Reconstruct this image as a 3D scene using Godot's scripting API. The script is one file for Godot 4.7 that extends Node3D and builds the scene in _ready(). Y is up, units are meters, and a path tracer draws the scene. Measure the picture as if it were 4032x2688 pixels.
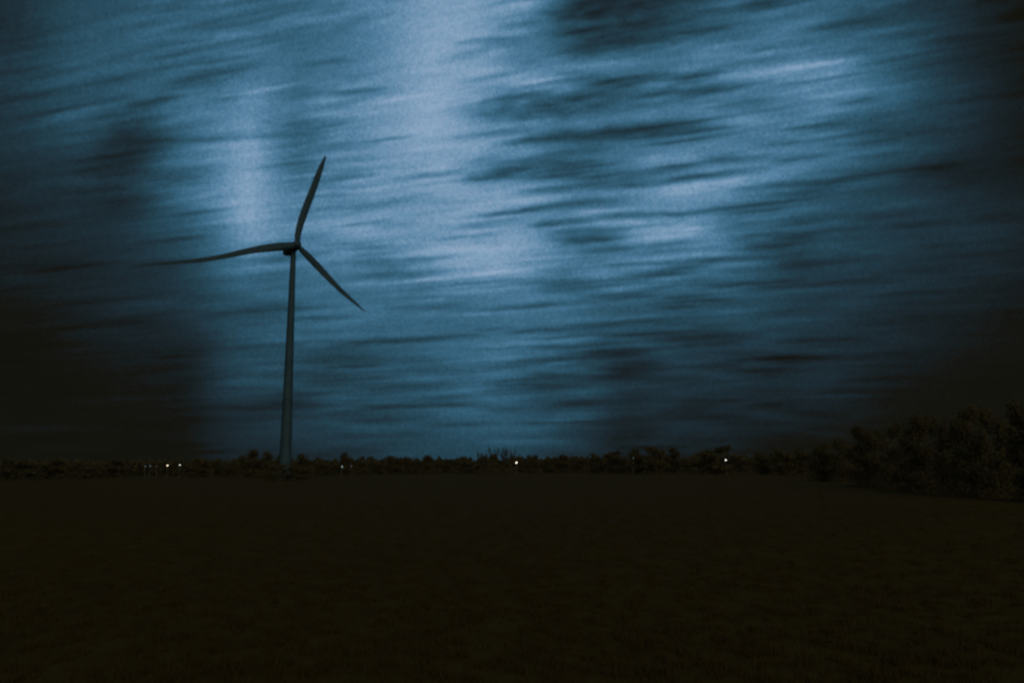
extends Node3D
# A wind turbine over dark fields at dusk, under wind-drawn cloud with pale breaks.
# Azimuth is in degrees to the right of -Z, elevation in degrees above the horizon, lengths in metres.

# How bright the cloud is, lens vignetting painted in at the sides: rows every 3 degrees of elevation from 0 to 36, columns every 4 degrees of azimuth from -40 to 40.
const CLOUD_LIGHT := [
	16, 16, 16, 16, 16, 26, 33, 40, 48, 58, 52, 39, 28, 24, 23, 19, 16, 16, 16, 16, 16,
	16, 16, 16, 17, 21, 39, 47, 56, 65, 73, 69, 57, 39, 34, 33, 29, 23, 17, 16, 16, 16,
	16, 16, 16, 20, 26, 54, 60, 66, 73, 80, 77, 67, 52, 45, 42, 37, 31, 24, 18, 16, 16,
	19, 18, 20, 26, 36, 64, 71, 75, 80, 90, 90, 79, 68, 59, 55, 48, 40, 32, 25, 20, 21,
	24, 23, 26, 34, 48, 76, 84, 89, 94, 99, 94, 87, 82, 78, 72, 60, 50, 43, 33, 26, 27,
	32, 29, 34, 43, 64, 103, 103, 110, 120, 133, 127, 109, 100, 103, 97, 73, 57, 52, 41, 29, 26,
	40, 38, 42, 50, 83, 125, 117, 125, 133, 141, 136, 116, 109, 116, 105, 84, 72, 54, 35, 22, 22,
	45, 44, 55, 59, 90, 122, 107, 119, 139, 145, 127, 111, 105, 108, 117, 107, 90, 63, 42, 22, 22,
	45, 46, 70, 78, 96, 112, 103, 125, 142, 145, 122, 99, 94, 92, 101, 104, 101, 81, 48, 21, 20,
	39, 41, 68, 80, 90, 107, 101, 119, 138, 145, 130, 107, 97, 102, 106, 107, 96, 76, 42, 21, 19,
	39, 41, 61, 73, 82, 93, 99, 108, 131, 142, 120, 97, 79, 85, 90, 90, 82, 69, 47, 23, 19,
	39, 43, 63, 73, 81, 90, 99, 111, 131, 145, 128, 95, 62, 67, 75, 82, 79, 71, 49, 25, 19,
	39, 44, 64, 73, 81, 90, 99, 111, 131, 145, 129, 96, 63, 66, 74, 81, 80, 72, 51, 28, 19,
]
const STREAKS_AND_REFLECTIONS := [
	[-27.96, 23.71, -25.21, 24.78, 0.26, -30], [-25.24, 25.25, -19.31, 27.29, 0.39, -20], [-29.41, 21.31, -26.22, 22.85, 0.65, -22], [-26.98, 21.60, -18.47, 23.16, 0.16, -22],
	[-26.59, 22.03, -23.33, 22.88, 0.20, -10], [-15.96, 23.93, -12.71, 24.54, 0.11, -20], [-13.77, 26.54, -9.76, 27.14, 0.11, -24], [-16.46, 28.01, -12.85, 28.78, 0.16, -20],
	[-15.93, 23.13, -11.36, 23.62, 0.29, -14], [-19.76, 29.71, -10.21, 31.74, 0.29, -12], [-18.11, 28.71, -13.56, 29.78, 0.33, -10], [-32.94, 17.48, -30.97, 17.98, 0.13, -10],
	[-35.11, 17.72, -33.72, 18.15, 0.26, -10], [-30.31, 19.35, -26.37, 20.99, 0.72, -14], [-29.85, 16.81, -26.69, 17.49, 0.65, -12], [2.13, 32.22, 15.00, 32.14, 0.49, -34],
	[3.88, 31.16, 13.58, 31.00, 0.29, -25], [3.51, 30.44, 14.87, 30.07, 0.56, -26], [-3.91, 30.42, 0.34, 30.82, 0.20, -25], [4.19, 29.56, 8.73, 29.74, 0.16, -22],
	[14.65, 31.96, 19.87, 31.47, 0.16, 15], [4.63, 32.80, 10.94, 32.80, 0.26, -20], [-3.20, 25.77, 7.91, 26.11, 0.52, -34], [-1.11, 26.56, 5.18, 26.90, 0.29, -16],
	[-1.81, 25.36, 2.71, 25.44, 0.26, -18], [6.18, 25.85, 10.63, 25.97, 0.26, -14], [1.65, 23.76, 12.56, 24.08, 0.36, -36], [9.21, 24.26, 16.15, 23.90, 0.26, -26],
	[3.46, 27.82, 7.29, 27.97, 0.20, -16], [12.37, 27.17, 16.02, 27.28, 0.26, -20], [11.34, 26.62, 17.89, 26.15, 0.20, -12], [7.24, 26.53, 11.33, 26.56, 0.20, -15],
	[-3.87, 20.91, 0.24, 21.27, 0.16, -30], [-2.51, 21.80, 6.08, 22.08, 0.46, -28], [0.93, 21.23, 11.09, 21.04, 0.29, -24], [10.41, 20.66, 19.39, 20.35, 0.20, -18],
	[3.36, 22.92, 7.81, 23.04, 0.29, -20], [-2.85, 18.36, 2.94, 18.96, 0.16, -34], [3.63, 19.16, 8.70, 19.46, 0.23, -28], [6.99, 18.22, 17.38, 17.94, 0.16, -26],
	[1.91, 17.93, 6.31, 18.05, 0.26, -18], [0.91, 20.16, 5.01, 20.32, 0.20, -14], [3.24, 16.55, 7.94, 16.65, 0.33, -30], [3.59, 17.25, 6.96, 17.39, 0.16, -18],
	[16.93, 15.48, 22.04, 15.10, 0.43, -26], [19.60, 14.01, 22.25, 13.81, 0.33, -22], [7.22, 14.66, 19.62, 14.38, 0.13, -22], [0.18, 14.92, 6.90, 15.03, 0.16, -10],
	[10.87, 15.41, 15.67, 15.34, 0.13, -8], [15.54, 12.65, 21.58, 12.54, 0.13, -24], [-13.39, 14.76, -4.19, 15.43, 0.13, -20], [-10.47, 13.87, -5.53, 14.32, 0.29, -15],
	[-9.12, 11.50, -4.18, 11.80, 0.39, -13], [-0.84, 13.11, 5.85, 13.19, 0.33, -9], [5.80, 11.04, 13.89, 11.17, 0.29, -9], [-12.91, 8.80, -3.84, 9.42, 0.16, -32],
	[-3.84, 9.42, -1.85, 9.62, 0.13, -14], [9.98, 8.87, 16.89, 9.01, 0.16, -20], [15.03, 8.72, 18.68, 8.75, 0.16, -14], [19.55, 8.39, 24.40, 8.28, 0.13, -26],
	[6.06, 8.33, 15.31, 8.27, 0.13, -14], [-15.63, 6.54, -3.83, 7.00, 0.13, -14], [-15.36, 7.52, -10.65, 7.50, 0.39, -18], [7.33, 7.04, 10.87, 7.07, 0.49, -20],
	[-9.63, 4.17, -2.85, 4.33, 0.10, -18], [-10.24, 3.14, -5.45, 3.37, 0.26, -12], [-15.58, 5.03, -9.01, 5.33, 0.16, -8], [8.56, 4.97, 11.74, 5.06, 0.52, -10],
	[27.72, 18.90, 35.25, 17.68, 0.43, -22], [26.10, 22.76, 30.76, 22.82, 0.46, -13], [32.32, 15.30, 34.98, 15.02, 0.39, -12], [27.10, 14.87, 30.24, 14.56, 0.26, -10],
	[23.02, 12.52, 27.42, 12.17, 0.26, -8], [26.21, 10.42, 30.86, 10.22, 0.23, -8], [17.66, 22.47, 23.14, 22.12, 0.23, -10], [15.91, 25.33, 22.46, 24.81, 0.16, -8],
	[24.31, 29.05, 31.31, 28.23, 0.52, -10], [28.59, 25.46, 34.29, 24.87, 0.52, -10], [13.46, 28.78, 21.20, 28.32, 0.26, 12], [21.07, 26.62, 25.84, 26.31, 0.72, 12],
	[-0.05, 27.74, 4.51, 27.99, 0.33, 16], [9.58, 24.98, 16.53, 25.02, 0.26, 20], [10.14, 22.10, 14.75, 22.01, 0.46, 22], [10.38, 19.89, 20.56, 19.49, 0.49, 14],
	[8.60, 16.58, 15.41, 16.30, 0.85, 12], [-11.10, 13.08, -5.52, 13.61, 0.16, 16], [-5.87, 15.76, 2.90, 16.17, 0.23, 14], [-1.49, 19.23, 3.64, 19.63, 0.23, 14],
	[-26.53, 23.27, -21.63, 24.44, 0.20, 8], [-2.52, 8.64, 4.43, 8.99, 0.29, 14], [-5.79, 6.31, 4.06, 6.84, 0.16, 10], [-22.64, 5.57, -17.13, 6.16, 0.20, 9],
	[-20.11, 6.57, -14.72, 6.91, 0.13, 6], [-12.95, 10.33, -5.83, 10.74, 0.20, 8], [-5.20, 14.71, 0.85, 14.66, 0.46, 12], [-9.86, 16.19, -5.88, 16.69, 0.20, 8],
	[5.33, 19.23, 9.38, 19.85, 0.20, 12], [0.97, 24.96, 7.88, 25.15, 0.20, 16], [3.48, 28.90, 9.73, 28.84, 0.16, 10], [-27.22, 13.27, -26.02, 13.51, 0.13, -16],
	[-26.15, 13.47, -22.53, 14.18, 0.20, -20], [-22.53, 14.18, -19.91, 14.83, 0.16, -9], [-10.55, 17.43, -7.23, 17.80, 0.20, -10], [-11.57, 18.94, -5.91, 19.64, 0.33, -9],
	[-31.02, 12.07, -23.91, 13.15, 0.29, -6], [-31.56, 9.48, -25.40, 10.16, 0.29, -5], [-22.88, 10.01, -17.31, 10.53, 0.20, -8], [-23.05, 8.03, -18.42, 8.36, 0.16, -8],
	[-23.52, 11.32, -18.57, 11.65, 0.29, -7], [-18.00, 12.62, -16.78, 12.85, 0.20, -8], [-13.62, 11.74, -9.13, 12.05, 0.23, -8], [2.16, 11.77, 8.13, 11.88, 0.20, -9],
	[18.48, 10.44, 22.87, 10.36, 0.20, -8], [12.42, 6.31, 19.72, 6.34, 0.23, -7], [2.38, 4.26, 7.90, 4.34, 0.20, -10], [12.29, 3.14, 16.58, 3.20, 0.26, -6],
	[-22.26, 3.83, -17.05, 4.07, 0.20, -6], [-12.72, 2.06, -7.05, 2.21, 0.20, -8], [-2.52, 5.11, 4.03, 5.28, 0.20, -8], [-2.52, 2.51, 3.98, 2.69, 0.26, 8],
	[-16.49, 28.63, -16.12, 19.86, 1.05, -9], [-20.14, 26.47, -19.59, 14.36, 0.85, 9], [8.47, 7.40, 8.25, 0.02, 1.37, -15], [-28.22, 23.47, -28.26, 16.70, 1.37, -12],  # upright bands from here: window reflections painted into the sky
	[0.21, 18.27, 0.09, 3.31, 1.96, 6], [21.49, 17.82, 21.17, 10.86, 1.57, -9], [-23.10, 8.93, -22.94, 0.84, 0.98, -12], [-34.64, 28.00, -34.21, 23.53, 1.31, -8],
	[-6.74, 32.50, -6.26, 20.73, 1.47, 6], [9.61, 16.95, 15.43, 16.79, 1.11, 13], [10.40, 20.26, 20.58, 19.88, 0.72, 9], [17.92, 26.66, 25.53, 26.10, 1.31, 9],
	[-21.11, 26.05, -20.69, 15.49, 1.80, 8], [-18.13, 15.71, -9.21, 16.69, 0.98, 5]
]
# tone of the cloud from thick and dark to thin and pale
const TONES := [[0, 15, 13, 7], [18, 20, 20, 15], [26, 23, 31, 34], [40, 29, 45, 54], [60, 36, 67, 82], [85, 51, 94, 118], [110, 74, 119, 150], [130, 101, 141, 172], [150, 128, 159, 188], [180, 150, 174, 200]]
# azimuth, distance, height, width, kind
const TREES := [
	[-32.88, 430, 11.0, 20.2, 0], [-30.83, 450, 10.5, 20.2, 1], [-29.12, 440, 9.6, 15.8, 2], [-27.51, 460, 10.3, 18.3, 0], [-22.06, 430, 9.6, 16.4, 1], [-20.58, 460, 7.9, 14.5, 2],
	[-18.86, 400, 14.1, 12.7, 0], [-17.75, 395, 13.5, 11.2, 1], [-16.71, 420, 12.7, 10.5, 1], [-17.33, 300, 6.7, 8.6, 2], [-16.37, 306, 7.4, 7.9, 2], [-15.42, 302, 6.2, 8.7, 2],  # the nearer low bushes before the tower foot are added to darken it
	[-15.22, 420, 12.0, 13.6, 1], [-13.97, 450, 9.9, 11.4, 2], [-12.24, 430, 13.0, 12.6, 1], [-11.09, 440, 11.4, 8.1, 0], [-9.90, 470, 9.0, 12.1, 2], [-8.75, 450, 11.7, 12.5, 0],
	[-7.51, 460, 11.5, 11.9, 2], [-6.39, 450, 12.0, 12.5, 1], [-4.98, 480, 10.2, 12.5, 2], [-3.58, 470, 10.5, 15.8, 2], [-2.26, 420, 11.8, 9.4, 3], [-1.40, 410, 14.3, 9.2, 3],
	[-0.65, 425, 13.8, 7.9, 3], [-0.08, 415, 13.3, 6.2, 3], [0.57, 450, 9.2, 6.7, 2], [1.52, 450, 11.6, 11.8, 1], [2.65, 470, 10.4, 10.5, 2], [3.50, 455, 11.4, 13.6, 0],
	[4.81, 470, 9.8, 14.0, 2], [6.13, 430, 12.0, 12.8, 1], [7.53, 420, 13.1, 14.0, 0], [9.02, 400, 14.0, 13.3, 1], [10.40, 390, 14.3, 14.3, 0], [11.77, 400, 14.2, 13.2, 1],
	[13.00, 440, 9.7, 9.6, 2], [14.82, 380, 14.5, 23.3, 0], [16.61, 430, 8.8, 10.8, 2], [17.93, 360, 10.7, 11.5, 1], [19.29, 350, 11.3, 12.3, 0], [20.64, 330, 11.5, 12.7, 1],
	[21.97, 250, 11.6, 11.3, 4], [23.30, 240, 13.6, 10.7, 5], [24.61, 185, 13.9, 9.4, 4], [26.04, 196, 15.7, 10.5, 5], [27.59, 160, 14.9, 9.0, 4], [29.09, 172, 16.1, 10.1, 5],
	[30.70, 146, 15.5, 8.9, 4], [32.24, 158, 16.4, 9.5, 5], [33.87, 134, 15.2, 8.3, 4], [35.42, 132, 15.0, 8.0, 5]
]
const EYE := 6.0
const ORDER := ["first", "second", "third", "fourth", "fifth", "sixth", "seventh", "eighth", "ninth", "tenth", "eleventh", "twelfth"]
const MARKS := [[-90.0, ""], [-23.0, "the lamp row"], [-16.4, "the turbine"], [-12.45, "the pale green lamp"], [0.3, "the brightest lamp"], [15.0, "the domed tree"], [21.5, "the tall wood"]]

var rng := RandomNumberGenerator.new()
var drift := FastNoiseLite.new()
var wisp := FastNoiseLite.new()
var bank := FastNoiseLite.new()
var relief := FastNoiseLite.new()
var taken := {}
var M := {}


func _ready() -> void:
	rng.seed = 4711
	for pair in [[drift, 11], [wisp, 23], [bank, 37], [relief, 41]]:
		pair[0].seed = pair[1]
		pair[0].noise_type = FastNoiseLite.TYPE_SIMPLEX_SMOOTH
		pair[0].frequency = 1.0
		pair[0].fractal_type = FastNoiseLite.FRACTAL_NONE
	relief.frequency = 0.02

	var camera := Camera3D.new()
	camera.name = "camera"
	camera.fov = 48.27
	camera.near = 0.1
	camera.far = 30000.0
	camera.position = Vector3(0, EYE, 0)
	camera.basis = Basis(Vector3.RIGHT, deg_to_rad(9.05)) * Basis(Vector3.BACK, deg_to_rad(-0.45))
	# taken from a moving train with the lens set nearer than the fields, so that all of the distance is a little soft
	var lens := CameraAttributesPhysical.new()
	lens.frustum_focal_length = 26.78
	lens.frustum_focus_distance = 3.1
	lens.exposure_aperture = APERTURE
	lens.exposure_sensitivity = 100.0
	camera.attributes = lens
	add_child(camera)
	camera.current = true

	var e := Environment.new()
	e.tonemap_mode = Environment.TONE_MAPPER_LINEAR
	e.tonemap_exposure = 1.0
	e.background_mode = Environment.BG_SKY
	e.background_energy_multiplier = 1.0
	var s := Sky.new()
	var panorama := PanoramaSkyMaterial.new()
	panorama.panorama = ImageTexture.create_from_image(cloud_sky())
	s.sky_material = panorama
	e.sky = s
	e.sdfgi_enabled = true
	e.ssao_enabled = true
	e.ssil_enabled = true
	var we := WorldEnvironment.new()
	we.name = "world_environment"
	we.environment = e
	add_child(we)

	# added warm fill from behind the camera to lift field, trees and turbine
	var added_fill := DirectionalLight3D.new()
	added_fill.name = "added_fill"
	added_fill.light_color = Color(1.0, 0.93, 0.82)
	added_fill.light_energy = ADDED_FILL
	added_fill.light_angular_distance = 60.0
	added_fill.shadow_enabled = true
	added_fill.basis = Basis.looking_at(-towards(160.0, 24.0), Vector3.UP)
	add_child(added_fill)

	materials()
	ground()
	grass()
	distant_wood()
	trees()
	turbine()
	lamps()


const ADDED_FILL := 0.19
const APERTURE := 2.8


# ---------------------------------------------------------------- sky

func towards(az: float, el: float) -> Vector3:
	var a := deg_to_rad(az)
	var b := deg_to_rad(el)
	return Vector3(sin(a) * cos(b), sin(b), -cos(a) * cos(b))


func tone(v: float) -> Color:
	var k := 0
	while k < TONES.size() - 2 and v > TONES[k + 1][0]:
		k += 1
	var t: float = (v - TONES[k][0]) / (TONES[k + 1][0] - TONES[k][0])
	t = clampf(t, 0.0, 1.0)
	return Color(lerpf(TONES[k][1], TONES[k + 1][1], t) / 255.0, lerpf(TONES[k][2], TONES[k + 1][2], t) / 255.0, lerpf(TONES[k][3], TONES[k + 1][3], t) / 255.0).srgb_to_linear()


func cloud_at(c: int, r: int) -> float:
	return CLOUD_LIGHT[clampi(r, 0, 12) * 21 + clampi(c, 0, 20)]


func thickness(az: float, el: float) -> float:
	var a := deg_to_rad(az)
	# the bands run straight overhead and draw together at the horizon far off to one side
	var up := rad_to_deg(atan(tan(deg_to_rad(minf(el, 89.0))) / (absf(sin(a + deg_to_rad(72.0))) + 0.08)))
	# banks and breaks all round the sky
	var far := 46.0 + 26.0 * bank.get_noise_3d(sin(a) * 2.2, cos(a) * 2.2, up / 17.0)
	far = lerpf(16.0, far, smoothstep(4.0, 46.0, el))
	var v := far
	if absf(az) < 52.0 and el < 50.0:
		var x := (clampf(az, -40.0, 40.0) + 40.0) / 4.0
		var y := clampf(el, 0.0, 36.0) / 3.0
		var c := int(x)
		var r := int(y)
		var near := 0.0
		var fy := y - r
		var fx := x - c
		var line := [0.0, 0.0, 0.0, 0.0]
		for j in 4:
			line[j] = cubic_interpolate(cloud_at(c, r + j - 1), cloud_at(c + 1, r + j - 1), cloud_at(c - 1, r + j - 1), cloud_at(c + 2, r + j - 1), fx)
		near = cubic_interpolate(line[1], line[2], line[0], line[3], fy)
		var out := maxf(smoothstep(36.0, 52.0, absf(az)), smoothstep(33.0, 50.0, el))
		v = lerpf(near, far, out)
	# the wind draws the cloud out into long bands
	var n := 0.12 * drift.get_noise_3d(sin(a) * 6.0, cos(a) * 6.0, up / 1.9)
	n += 0.14 * wisp.get_noise_3d(sin(a) * 9.0, cos(a) * 9.0, up / 0.75)
	n += 0.08 * wisp.get_noise_3d(sin(a) * 12.0 + 40.0, cos(a) * 12.0, up / 0.34)
	return v * (1.0 + n * lerpf(1.0, 0.45, smoothstep(112.0, 142.0, v)) * (0.75 + 0.7 * bank.get_noise_3d(sin(a) * 6.0, cos(a) * 6.0, up / 6.0)))


func cloud_sky() -> Image:
	var w := 1024
	var h := 512
	var data := PackedFloat32Array()
	data.resize(w * h * 3)
	var low := tone(17.0)
	for j in h:
		var el := 90.0 - (j + 0.5) / h * 180.0
		for i in w:
			var c := low
			if el > -1.0:
				c = tone(thickness(((i + 0.5) / w) * 360.0 - 180.0, maxf(el, 0.0)))
			var k := (j * w + i) * 3
			data[k] = c.r
			data[k + 1] = c.g
			data[k + 2] = c.b
	var whole := Image.create_from_data(w, h, false, Image.FORMAT_RGBF, data.to_byte_array())
	whole.resize(4096, 2048, Image.INTERPOLATE_BILINEAR)
	# the part with the drawn-out streaks, finer
	var step := 360.0 / 4096.0
	var left := 2048 - 480
	var top := 1024 - 440
	var fw := 960
	var fh := 440
	var v := PackedFloat32Array()
	v.resize(fw * fh)
	for j in fh:
		var el := 90.0 - (top + j + 0.5) * step
		for i in fw:
			v[j * fw + i] = thickness((left + i + 0.5) * step - 180.0, el)
	var all: Array = STREAKS_AND_REFLECTIONS.duplicate()
	for n in 540: # many thin ones between the broad ones, along the same wind
		var az := rng.randf_range(-38.0, 38.0)
		var wind := tan(deg_to_rad(rng.randf_range(1.0, 40.0)))
		if rng.randf() < 0.55:
			az = rng.randfn(11.0, 9.0)
		if absf(az + 9.5) < 6.5 and rng.randf() < 0.6:
			continue
		var run := rng.randf_range(2.0, 7.5)
		var e0 := rad_to_deg(atan(wind * sin(deg_to_rad(az - run * 0.5 + 72.0))))
		var e1 := rad_to_deg(atan(wind * sin(deg_to_rad(az + run * 0.5 + 72.0))))
		all.append([az - run * 0.5, e0, az + run * 0.5, e1, rng.randf_range(0.06, 0.2), rng.randf_range(-27.0, -6.0) if rng.randf() < 0.72 else rng.randf_range(6.0, 18.0)])
	for st in all:
		var a := Vector2(st[0], st[1])
		var b := Vector2(st[2], st[3])
		var d: Vector2 = (b - a).normalized()
		var length := a.distance_to(b)
		var thick: float = maxf(st[4], 0.085)
		var soft := length * 0.28 + 0.4
		var mid := (a + b) * 0.5
		var reach := length * 0.5 + soft * 2.0
		for j in range(maxi(0, int((90.0 - mid.y - reach * absf(d.y) - thick * 4.0) / step) - top), mini(fh, int((90.0 - mid.y + reach * absf(d.y) + thick * 4.0) / step) - top + 1)):
			var el := 90.0 - (top + j + 0.5) * step
			for i in range(maxi(0, int((mid.x + 180.0 - reach) / step) - left), mini(fw, int((mid.x + 180.0 + reach) / step) - left + 1)):
				var q := Vector2((left + i + 0.5) * step - 180.0, el) - mid
				var along := q.dot(d)
				var across := q.x * d.y - q.y * d.x
				across += 0.35 * thick * wisp.get_noise_2d(along * 0.5 + st[0] * 3.0, st[1])
				var f := exp(-0.5 * across * across / (thick * thick))
				f *= 1.0 - smoothstep(length * 0.5 - soft, length * 0.5 + soft, absf(along))
				v[j * fw + i] *= 1.0 + st[5] / 95.0 * f * (1.0 + 0.25 * wisp.get_noise_2d(along * 0.35, across * 2.5 + st[1] * 7.0))
	var fine := PackedFloat32Array()
	fine.resize(fw * fh * 3)
	for k in fw * fh:
		var c := tone(maxf(v[k], 10.0) * (1.0 + rng.randfn() * GRAIN))
		fine[k * 3] = c.r * (1.0 + rng.randfn() * GRAIN)
		fine[k * 3 + 1] = c.g
		fine[k * 3 + 2] = c.b
	var part := Image.create_from_data(fw, fh, false, Image.FORMAT_RGBF, fine.to_byte_array())
	whole.blit_rect(part, Rect2i(0, 0, fw, fh), Vector2i(left, top))
	# the picture of the sky begins and ends straight ahead
	var turned := Image.create_empty(4096, 2048, false, Image.FORMAT_RGBF)
	turned.blit_rect(whole, Rect2i(2048, 0, 2048, 2048), Vector2i.ZERO)
	turned.blit_rect(whole, Rect2i(0, 0, 2048, 2048), Vector2i(2048, 0))
	return turned

const GRAIN := 0.06


# ---------------------------------------------------------------- helpers

func numbered(called: String) -> String:
	var n: int = taken.get(called, 0)
	taken[called] = n + 1
	return called if n == 0 else "%s_%03d" % [called, n]


func thing(called: String, label: String, category: String, at: Vector3, group := "") -> Node3D:
	var o := Node3D.new()
	o.name = numbered(called)
	o.position = at
	o.set_meta("label", label)
	o.set_meta("category", category)
	if group:
		o.set_meta("group", group)
	add_child(o, true)
	return o


func part(called: String, mesh: Mesh, m: Material, parent: Node) -> MeshInstance3D:
	var o := MeshInstance3D.new()
	o.name = called
	o.mesh = mesh
	o.material_override = m
	parent.add_child(o, true)
	return o


func noise_texture(seed_: int, freq: float, ramp: Array, size := 512) -> NoiseTexture2D:
	var n := FastNoiseLite.new()
	n.seed = seed_
	n.frequency = freq
	n.fractal_octaves = 5
	var g := Gradient.new()
	g.offsets = PackedFloat32Array([0.0, 0.5, 1.0])
	g.colors = PackedColorArray(ramp)
	var t := NoiseTexture2D.new()
	t.width = size
	t.height = size
	t.seamless = true
	t.noise = n
	t.color_ramp = g
	return t


func lin(r: float, g: float, b: float) -> Color:
	return Color(r, g, b).linear_to_srgb()


func materials() -> void:
	var soil := StandardMaterial3D.new()
	soil.albedo_texture = noise_texture(5, 0.02, [lin(0.055, 0.038, 0.010), lin(0.070, 0.049, 0.013), lin(0.084, 0.060, 0.017)])
	soil.uv1_triplanar = true
	soil.uv1_world_triplanar = true
	soil.uv1_scale = Vector3(0.035, 0.035, 0.035)
	soil.roughness = 1.0
	soil.metallic_specular = 0.1
	M.soil = soil
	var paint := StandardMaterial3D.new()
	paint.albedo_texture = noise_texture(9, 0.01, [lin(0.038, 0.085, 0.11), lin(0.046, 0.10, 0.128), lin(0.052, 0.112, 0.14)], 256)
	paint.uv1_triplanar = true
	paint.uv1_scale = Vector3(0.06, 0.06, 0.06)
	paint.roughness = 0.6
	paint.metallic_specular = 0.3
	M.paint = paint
	var k := 0
	for c in [lin(0.082, 0.076, 0.038), lin(0.088, 0.080, 0.038), lin(0.078, 0.070, 0.036)]:
		var leaf := StandardMaterial3D.new()
		leaf.albedo_color = c
		leaf.roughness = 0.9
		leaf.backlight_enabled = true
		leaf.backlight = lin(0.05, 0.042, 0.016)
		leaf.metallic_specular = 0.2
		leaf.cull_mode = BaseMaterial3D.CULL_DISABLED
		M["leaf%d" % k] = leaf
		k += 1
	var blades: StandardMaterial3D = M.leaf0.duplicate()
	blades.albedo_color = lin(0.062, 0.046, 0.013)
	blades.backlight_enabled = false
	M.grass = blades
	var bark := StandardMaterial3D.new()
	bark.albedo_color = lin(0.07, 0.055, 0.04)
	bark.roughness = 1.0
	M.bark = bark
	var steel := StandardMaterial3D.new()
	steel.albedo_color = lin(0.16, 0.16, 0.16)
	steel.roughness = 0.7
	M.steel = steel


func height(x: float, z: float) -> float:
	var d := Vector2(x, z).length()
	return relief.get_noise_2d(x, z) * 0.35 * smoothstep(1500.0, 700.0, d)


func spot(az: float, dist: float) -> Vector3:
	var a := deg_to_rad(az)
	var p := Vector3(sin(a) * dist, 0, -cos(a) * dist)
	p.y = height(p.x, p.z)
	return p


func ground() -> void:
	var st := SurfaceTool.new()
	st.begin(Mesh.PRIMITIVE_TRIANGLES)
	var rings := 82
	var around := 240
	var at := func(r: int, k: int) -> Vector3:
		var d := 0.0 if r == 0 else 2.0 * pow(1.1006, r)
		var a := TAU * (k % around) / around
		var p := Vector3(sin(a) * d, 0, -cos(a) * d)
		p.y = height(p.x, p.z)
		return p
	for r in rings:
		for k in around:
			var a: Vector3 = at.call(r, k)
			var b: Vector3 = at.call(r, k + 1)
			var c: Vector3 = at.call(r + 1, k + 1)
			var d: Vector3 = at.call(r + 1, k)
			st.add_vertex(a); st.add_vertex(d); st.add_vertex(c)
			if r > 0:
				st.add_vertex(a); st.add_vertex(c); st.add_vertex(b)
	st.index()
	st.generate_normals()
	var o := part("ground", st.commit(), M.soil, self)
	o.set_meta("kind", "structure")


func grass() -> void:
	var st := SurfaceTool.new()
	st.begin(Mesh.PRIMITIVE_TRIANGLES)
	for k in 14:
		var a := rng.randf() * TAU
		var r := rng.randf() * 0.22
		var root := Vector3(cos(a) * r, -0.03, sin(a) * r)
		var tip := root + Vector3(rng.randfn() * 0.09, rng.randf_range(0.14, 0.34), rng.randfn() * 0.09)
		var side := Vector3(cos(a * 3.0), 0, sin(a * 3.0)) * 0.014
		st.add_vertex(root - side); st.add_vertex(tip); st.add_vertex(root + side)
	st.generate_normals()
	var mm := MultiMesh.new()
	mm.transform_format = MultiMesh.TRANSFORM_3D
	mm.mesh = st.commit()
	mm.instance_count = 14000
	for k in 14000:
		var p := spot(rng.randf_range(-48.0, 48.0), 16.0 * pow(9.0, rng.randf()))
		mm.set_instance_transform(k, Transform3D(Basis(Vector3.UP, rng.randf() * TAU).scaled(Vector3.ONE * rng.randf_range(0.6, 1.5)), p))
	var o := MultiMeshInstance3D.new()
	o.name = "grass"
	o.multimesh = mm
	o.material_override = M.grass
	o.set_meta("kind", "stuff")
	o.set_meta("label", "sparse short grass on the dark field")
	o.set_meta("category", "grass")
	add_child(o)


func tube(st: SurfaceTool, points: Array, radii: Array, sides := 6) -> void:
	var rows := []
	for i in points.size():
		var d: Vector3 = (points[mini(i + 1, points.size() - 1)] - points[maxi(i - 1, 0)]).normalized()
		var u := d.cross(Vector3.BACK if absf(d.z) < 0.9 else Vector3.RIGHT).normalized()
		var v := d.cross(u)
		var row := []
		for k in sides:
			var a := TAU * k / sides
			row.append(points[i] + (u * cos(a) + v * sin(a)) * radii[i])
		rows.append(row)
	for i in rows.size() - 1:
		for k in sides:
			var n := (k + 1) % sides
			st.add_vertex(rows[i][k]); st.add_vertex(rows[i + 1][k]); st.add_vertex(rows[i + 1][n])
			st.add_vertex(rows[i][k]); st.add_vertex(rows[i + 1][n]); st.add_vertex(rows[i][n])
	for k in range(1, sides - 1):
		var l: Array = rows[-1]
		st.add_vertex(l[0]); st.add_vertex(l[k + 1]); st.add_vertex(l[k])


func leaf(st: SurfaceTool, at: Vector3, size: float) -> void:
	var u := Vector3(rng.randfn(), rng.randfn(), rng.randfn()).normalized()
	var v := u.cross(Vector3(rng.randfn(), rng.randfn(), rng.randfn())).normalized()
	u *= size
	v *= size * rng.randf_range(0.45, 0.75)
	st.add_vertex(at - u); st.add_vertex(at + v); st.add_vertex(at + u)
	st.add_vertex(at - u); st.add_vertex(at + u); st.add_vertex(at - v)


# ---------------------------------------------------------------- trees

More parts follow.
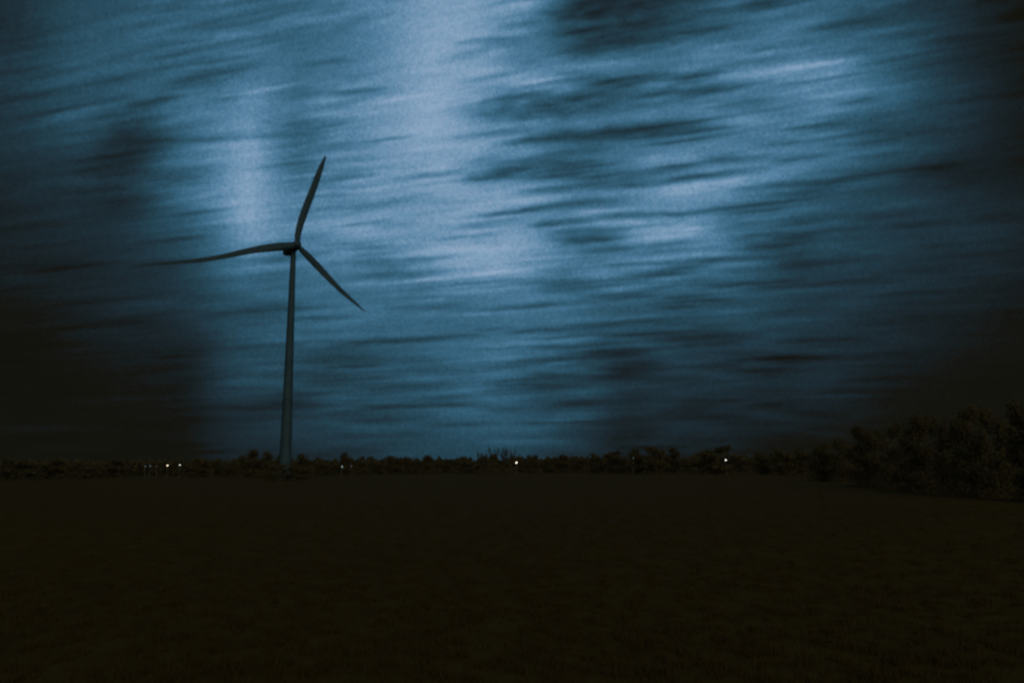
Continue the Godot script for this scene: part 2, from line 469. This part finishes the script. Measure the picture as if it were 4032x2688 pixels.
# a tree ten metres tall and ten wide: [trunk with limbs, crown]
func tree_shape(kind: int) -> Array:
	var wood := SurfaceTool.new()
	wood.begin(Mesh.PRIMITIVE_TRIANGLES)
	var green := SurfaceTool.new()
	green.begin(Mesh.PRIMITIVE_TRIANGLES)
	var limbs: int = [11, 10, 9, 16, 13, 12][kind]
	var per: int = [190, 180, 160, 60, 520, 500][kind]
	var size: float = [0.33, 0.32, 0.33, 0.24, 0.17, 0.16][kind]
	var fork: float = [1.2, 1.3, 0.6, 1.2, 1.4, 1.2][kind]
	var lean := Vector3(rng.randf_range(-0.3, 0.3), 0, rng.randf_range(-0.3, 0.3))
	tube(wood, [Vector3(0, -0.4, 0), Vector3(0, 0.5, 0), lean * 0.5 + Vector3(0, fork, 0), lean + Vector3(0, 6.5, 0), lean * 1.3 + Vector3(0, 9.0, 0)], [0.42, 0.32, 0.26, 0.15, 0.03], 7)
	for n in limbs:
		var a := TAU * (n + rng.randf_range(-0.3, 0.3)) / limbs * 2.0
		var up := (n + 0.5) / limbs
		var from := lean * up + Vector3(0, lerpf(fork, 7.5, up), 0)
		var out := 0.0
		var top := 0.0
		match kind:
			0: # broad and round
				out = 4.1 * sqrt(maxf(0.05, 1.0 - pow(up * 1.1 - 0.35, 2.0) * 1.6))
				top = lerpf(1.6, 8.9, up)
			1: # uneven, several heads
				out = rng.randf_range(1.8, 4.2) * (1.0 - up * 0.45)
				top = lerpf(1.4, 9.0, up) + rng.randf_range(-0.6, 0.4)
			2: # low thicket, leafy to the ground
				out = rng.randf_range(2.0, 4.4)
				top = lerpf(0.9, 8.6, up) * rng.randf_range(0.85, 1.0)
			3: # loose, with upright boughs
				out = rng.randf_range(1.0, 3.8)
				top = rng.randf_range(6.0, 10.0)
			4: # tall, crown from low down
				out = 3.9 * (1.0 - up * 0.55) * rng.randf_range(0.7, 1.05)
				top = lerpf(1.5, 9.3, up)
			5:
				out = 4.0 * sin(PI * (0.22 + up * 0.62)) * rng.randf_range(0.7, 1.05)
				top = lerpf(1.4, 9.0, up)
		var tip := Vector3(cos(a) * out, top, sin(a) * out)
		var bend := from.lerp(tip, 0.5) + Vector3(0, -0.3, 0)
		tube(wood, [from, bend, tip], [0.13, 0.08, 0.02], 5)
		var spread := Vector3(1.5, 1.05, 1.5) if kind != 3 else Vector3(0.55, 1.5, 0.55)
		for q in per:
			var p := Vector3(rng.randfn(), rng.randfn(), rng.randfn())
			p = p.normalized() * pow(rng.randf(), 0.45) * rng.randf_range(0.75, 1.2)
			leaf(green, tip.lerp(bend, rng.randf() * 0.5) + p * spread, size * rng.randf_range(0.6, 1.25))
	if kind != 3:
		for q in int(per * limbs * 0.25):
			var p := Vector3(rng.randfn(), rng.randfn(), rng.randfn()).normalized() * pow(rng.randf(), 0.4)
			leaf(green, Vector3(0, 5.2, 0) + p * Vector3(3.3, 3.9, 3.3), size * rng.randf_range(0.6, 1.2))
	for q in (1500 if kind > 3 else 320): # scrub round the foot
		var a := rng.randf() * TAU
		leaf(green, Vector3(cos(a) * 4.6 * rng.randf(), rng.randf_range(0.05, 2.6), sin(a) * 4.6 * rng.randf()), size)
	wood.generate_normals()
	green.generate_normals()
	return [wood.commit(), green.commit()]


func trees() -> void:
	var shapes := []
	for k in 6:
		shapes.append(tree_shape(k))
		shapes.append(tree_shape(k))
	var n := 0
	var wood_count := 0
	var count := {}
	for t in TREES:
		var kind: int = t[4]
		var called: String = ["round_tree", "hedgerow_tree", "thicket_bush", "loose_tree", "tall_tree", "tall_tree"][kind]
		var look: String = ["dark rounded tree", "dark uneven tree", "low dark thicket", "loose feathery tree", "tall dark tree", "tall dark tree"][kind]
		var label := ""
		var group := "trees of the far line"
		if kind > 3:
			wood_count += 1
			label = "%s, %s in the dark wood counted from the low tree line" % [look, ORDER[wood_count - 1]]
			group = "trees of the dark wood"
		elif t[3] > 22.0 and t[0] > 0.0:
			label = "broad domed tree between two gaps, behind the single bright lamp"
		else:
			var k := 0
			while k < MARKS.size() - 1 and t[0] > MARKS[k + 1][0]:
				k += 1
			count[k] = count.get(k, 0) + 1
			if k == 0:
				label = "%s, %s of the four trees beyond the dim end of the lamp row" % [look, ORDER[count[k] - 1]]
			else:
				label = "%s, %s in line from %s to %s" % [look, ORDER[count[k] - 1], MARKS[k][1], MARKS[k + 1][1]]
		var o := thing(called, label, "bush" if kind == 2 else "tree", spot(t[0], t[1]), group)
		var shape: Array = shapes[kind * 2 + n % 2]
		part("trunk", shape[0], M.bark, o)
		part("crown", shape[1], M["leaf%d" % (n % 3)], o)
		o.rotation.y = rng.randf() * TAU
		o.scale = Vector3(t[3] / 10.0, t[2] / 10.0, t[3] / 10.0)
		n += 1


func distant_wood() -> void:
	var st := SurfaceTool.new()
	st.begin(Mesh.PRIMITIVE_TRIANGLES)
	for n in 40000:
		var az := rng.randf_range(-42.0, 42.0)
		var dist := rng.randf_range(500.0, 560.0)
		var p := spot(az, dist)
		var tall := 8.8 + 1.9 * relief.get_noise_2d(az * 60.0, 3.0) + 1.3 * relief.get_noise_2d(az * 190.0, dist * 0.2)
		p.y += tall * sqrt(rng.randf())
		leaf(st, p, rng.randf_range(0.7, 1.4))
	st.generate_normals()
	var o := part("distant_wood", st.commit(), M.leaf2, self)
	o.set_meta("kind", "stuff")
	o.set_meta("label", "low dark wood along the horizon behind the tree line")
	o.set_meta("category", "wood")


# ---------------------------------------------------------------- wind turbine

# a blade lofted along a line in the plane of the rotor
func blade_shape(line: Array, chords: Array) -> Mesh:
	var curve := Curve2D.new()
	for i in line.size():
		var t: Vector2 = (line[mini(i + 1, line.size() - 1)] - line[maxi(i - 1, 0)]) / 6.0
		curve.add_point(line[i], -t, t)
	var long := curve.get_baked_length()
	var st := SurfaceTool.new()
	st.begin(Mesh.PRIMITIVE_TRIANGLES)
	st.set_smooth_group(0)
	var sides := 16
	var steps := 48
	var rows := []
	for i in steps + 1:
		var f := float(i) / steps
		var p := curve.sample_baked(f * long, true)
		var d := (curve.sample_baked(minf(long, f * long + 0.8), true) - curve.sample_baked(maxf(0.0, f * long - 0.8), true)).normalized()
		var side := Vector2(-d.y, d.x)
		var x := f * (chords.size() - 1)
		var k := mini(int(x), chords.size() - 2)
		var chord: float = lerpf(chords[k], chords[k + 1], x - k)
		var thick := chord * lerpf(0.85, 0.16, smoothstep(0.02, 0.3, f))
		var twist := deg_to_rad(lerpf(14.0, 0.0, sqrt(f)))
		var row := []
		for q in sides:
			var a := TAU * q / sides
			var c := cos(a) * chord * 0.5
			var t := sin(a) * thick * 0.5 * (1.0 - 0.35 * cos(a) * smoothstep(0.05, 0.3, f))
			var y := c * cos(twist) - t * sin(twist)
			var z := c * sin(twist) + t * cos(twist)
			row.append(Vector3(p.x + side.x * y, p.y + side.y * y, z + f * f * 1.2))
		rows.append(row)
	for i in steps:
		for q in sides:
			var n := (q + 1) % sides
			st.add_vertex(rows[i][q]); st.add_vertex(rows[i + 1][q]); st.add_vertex(rows[i + 1][n])
			st.add_vertex(rows[i][q]); st.add_vertex(rows[i + 1][n]); st.add_vertex(rows[i][n])
	for q in range(1, sides - 1):
		var l: Array = rows[-1]
		st.add_vertex(l[0]); st.add_vertex(l[q + 1]); st.add_vertex(l[q])
	st.index()
	st.generate_normals()
	return st.commit()


func lathe(profile: Array, sides := 40) -> Mesh:
	var st := SurfaceTool.new()
	st.begin(Mesh.PRIMITIVE_TRIANGLES)
	st.set_smooth_group(0)
	for i in profile.size() - 1:
		for k in sides:
			var a := TAU * k / sides
			var b := TAU * (k + 1) / sides
			var p: Vector2 = profile[i]
			var q: Vector2 = profile[i + 1]
			var v0 := Vector3(cos(a) * p.x, p.y, sin(a) * p.x)
			var v1 := Vector3(cos(a) * q.x, q.y, sin(a) * q.x)
			var v2 := Vector3(cos(b) * q.x, q.y, sin(b) * q.x)
			var v3 := Vector3(cos(b) * p.x, p.y, sin(b) * p.x)
			st.add_vertex(v0); st.add_vertex(v1); st.add_vertex(v2)
			st.add_vertex(v0); st.add_vertex(v2); st.add_vertex(v3)
	st.index()
	st.generate_normals()
	return st.commit()


# the housing: rounded box sections along -Z, narrower at the rear
func nacelle_shape() -> Mesh:
	var st := SurfaceTool.new()
	st.begin(Mesh.PRIMITIVE_TRIANGLES)
	st.set_smooth_group(0)
	var cuts := [[1.2, 0.05, 0.0], [1.2, 1.35, 0.0], [0.6, 1.75, 0.0], [-2.5, 2.05, -0.1], [-7.5, 2.0, -0.15], [-9.6, 1.7, -0.05], [-10.4, 1.2, 0.1], [-10.4, 0.05, 0.1]]
	var sides := 28
	var rows := []
	for c in cuts:
		var row := []
		for k in sides:
			var a := TAU * k / sides
			var x: float = signf(cos(a)) * pow(absf(cos(a)), 0.45) * c[1] * 0.92
			var y: float = signf(sin(a)) * pow(absf(sin(a)), 0.45) * c[1] * 1.08 + c[2]
			row.append(Vector3(x, y, c[0]))
		rows.append(row)
	for i in rows.size() - 1:
		for k in sides:
			var n := (k + 1) % sides
			st.add_vertex(rows[i][k]); st.add_vertex(rows[i + 1][n]); st.add_vertex(rows[i + 1][k])
			st.add_vertex(rows[i][k]); st.add_vertex(rows[i][n]); st.add_vertex(rows[i + 1][n])
	st.index()
	st.generate_normals()
	return st.commit()


func turbine() -> void:
	var turn := deg_to_rad(36.27)
	var axis := Vector3(sin(turn), 0, cos(turn))
	var hub := Vector3(-93.30, 100.05, -319.66)
	var foot := hub - axis * 3.4
	foot.y = height(foot.x, foot.z)
	var o := thing("wind_turbine", "tall grey three-bladed wind turbine rising above the dark tree line", "wind turbine", foot)
	var rise := hub.y - foot.y
	var wall := []
	for i in 25:
		var f := i / 24.0
		wall.append(Vector2(lerpf(2.65, 1.1, pow(f, 0.85)), lerpf(-0.3, rise - 2.2, f)))
	wall.append(Vector2(0.02, rise - 2.2))
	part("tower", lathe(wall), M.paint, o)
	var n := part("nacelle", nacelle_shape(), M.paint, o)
	n.basis = Basis(Vector3.UP, turn)
	n.position = Vector3(0, rise - 0.15, 0) + axis * 0.6
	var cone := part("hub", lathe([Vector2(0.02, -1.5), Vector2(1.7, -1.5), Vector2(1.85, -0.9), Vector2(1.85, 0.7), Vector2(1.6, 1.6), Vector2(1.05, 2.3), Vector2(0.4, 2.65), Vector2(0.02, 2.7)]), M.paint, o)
	cone.basis = Basis(Vector3.UP, turn) * Basis(Vector3.RIGHT, PI / 2)
	cone.position = Vector3(0, rise, 0) + axis * 3.4
	var lines := [
		[Vector2(0.4, 1.6), Vector2(0.35, 4.0), Vector2(1.4, 9.83), Vector2(3.7, 17.85), Vector2(6.1, 25.38), Vector2(8.3, 32.94), Vector2(10.47, 40.01), Vector2(11.36, 42.8)],
		[Vector2(1.2, -1.0), Vector2(4.59, -3.71), Vector2(9.96, -8.27), Vector2(16.03, -13.62), Vector2(21.56, -18.22), Vector2(27.79, -22.69), Vector2(32.48, -26.25)],
		[Vector2(-1.50, -0.43), Vector2(-4.00, -1.17), Vector2(-8.39, -2.35), Vector2(-14.83, -4.19), Vector2(-21.69, -6.56), Vector2(-28.14, -9.15), Vector2(-33.37, -11.06), Vector2(-40.13, -13.21), Vector2(-45.53, -14.63), Vector2(-51.09, -16.07), Vector2(-55.44, -17.05), Vector2(-60.20, -18.20)],
	]
	var chords := [
		[2.4, 3.0, 3.4, 3.4, 3.3, 3.1, 2.8, 2.2, 0.8],
		[2.2, 3.0, 3.2, 3.0, 2.6, 2.3, 1.8, 1.2, 0.4],
		[3.0, 3.8, 3.6, 3.0, 2.6, 2.3, 2.0, 1.8, 1.6, 1.3, 0.9, 0.35],
	]
	for k in 3:
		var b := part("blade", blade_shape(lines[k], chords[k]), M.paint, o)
		b.basis = Basis(Vector3.UP, turn)
		b.position = Vector3(0, rise, 0) + axis * 3.6
		if k == 2:
			b.set_meta("label", "longest blade, drooping a little towards its tip")


# ---------------------------------------------------------------- lamps

func lamps() -> void:
	# azimuth, distance, height of the light, glow, radius, colour, label
	var list := [
		[-25.50, 430.0, 5.77, 0.36, 0.180, Color(0.62, 0.80, 0.90), "dim bluish lamp at the end of the row of field lamps", ""],
		[-25.22, 430.0, 5.88, 0.45, 0.180, Color(0.60, 0.88, 0.90), "dim greenish lamp second from the end of the lamp row", ""],
		[-24.83, 430.0, 5.60, 0.18, 0.144, Color(0.8, 0.85, 0.85), "barely lit lamp between the dim pair and the bright warm lamp", ""],
		[-24.15, 420.0, 6.06, 4.80, 0.216, Color(1.0, 0.93, 0.80), "bright warm white lamp, brightest of the row of field lamps", ""],
		[-23.37, 425.0, 6.27, 2.40, 0.216, Color(0.92, 0.96, 0.92), "white lamp at the tree-side end of the row of field lamps", ""],
		[-12.50, 400.0, 4.75, 1.56, 0.198, Color(0.80, 0.98, 0.95), "small pale green lamp below the trees beside the turbine", ""],
		[-11.85, 400.0, 4.96, 0.24, 0.180, Color(0.75, 0.75, 0.95), "faint violet lamp beside the pale green lamp", ""],
		[0.27, 395.0, 6.09, 6.60, 0.221, Color(1.0, 0.98, 0.90), "brightest white lamp, below the loose feathery trees", ""],
		[8.88, 385.0, 7.88, 0.36, 0.162, Color(0.55, 0.92, 0.85), "faint green lamp high among the uneven trees", ""],
		[15.45, 360.0, 6.48, 4.50, 0.216, Color(0.98, 0.98, 0.95), "single bright white lamp in front of the broad domed tree", ""],
	]
	for l in list:
		var at := spot(l[0], l[1])
		var tall: float = l[2] - at.y
		var o := thing("field_lamp", l[6], "lamp", at, "lamps along the far field edge")
		var st := SurfaceTool.new()
		st.begin(Mesh.PRIMITIVE_TRIANGLES)
		tube(st, [Vector3(0, -0.3, 0), Vector3(0, 1.0, 0), Vector3(0, tall - l[4] * 0.9, 0)], [0.09, 0.07, 0.05], 8)
		st.generate_normals()
		part("post", st.commit(), M.steel, o)
		var globe := SphereMesh.new()
		globe.radius = l[4]
		globe.height = l[4] * 2.0
		globe.radial_segments = 16
		globe.rings = 8
		var m := StandardMaterial3D.new()
		m.albedo_color = Color(0.8, 0.8, 0.8)
		m.emission_enabled = true
		m.emission = l[5]
		m.emission_energy_multiplier = l[3]
		var g := part("lamp_globe", globe, m, o)
		g.position.y = tall
		var cap := part("lamp_cap", lathe([Vector2(0.02, 0.0), Vector2(l[4] * 0.55, 0.0), Vector2(l[4] * 0.45, 0.07), Vector2(0.02, 0.1)], 12), M.steel, o)
		cap.position.y = tall + l[4] * 0.9
		var light := OmniLight3D.new()
		light.name = "lamp_light"
		light.light_color = l[5]
		light.light_energy = l[3] * 0.03
		light.light_size = l[4]
		light.omni_range = 60.0
		light.omni_attenuation = 2.0
		light.shadow_enabled = true
		light.position.y = tall
		o.add_child(light)
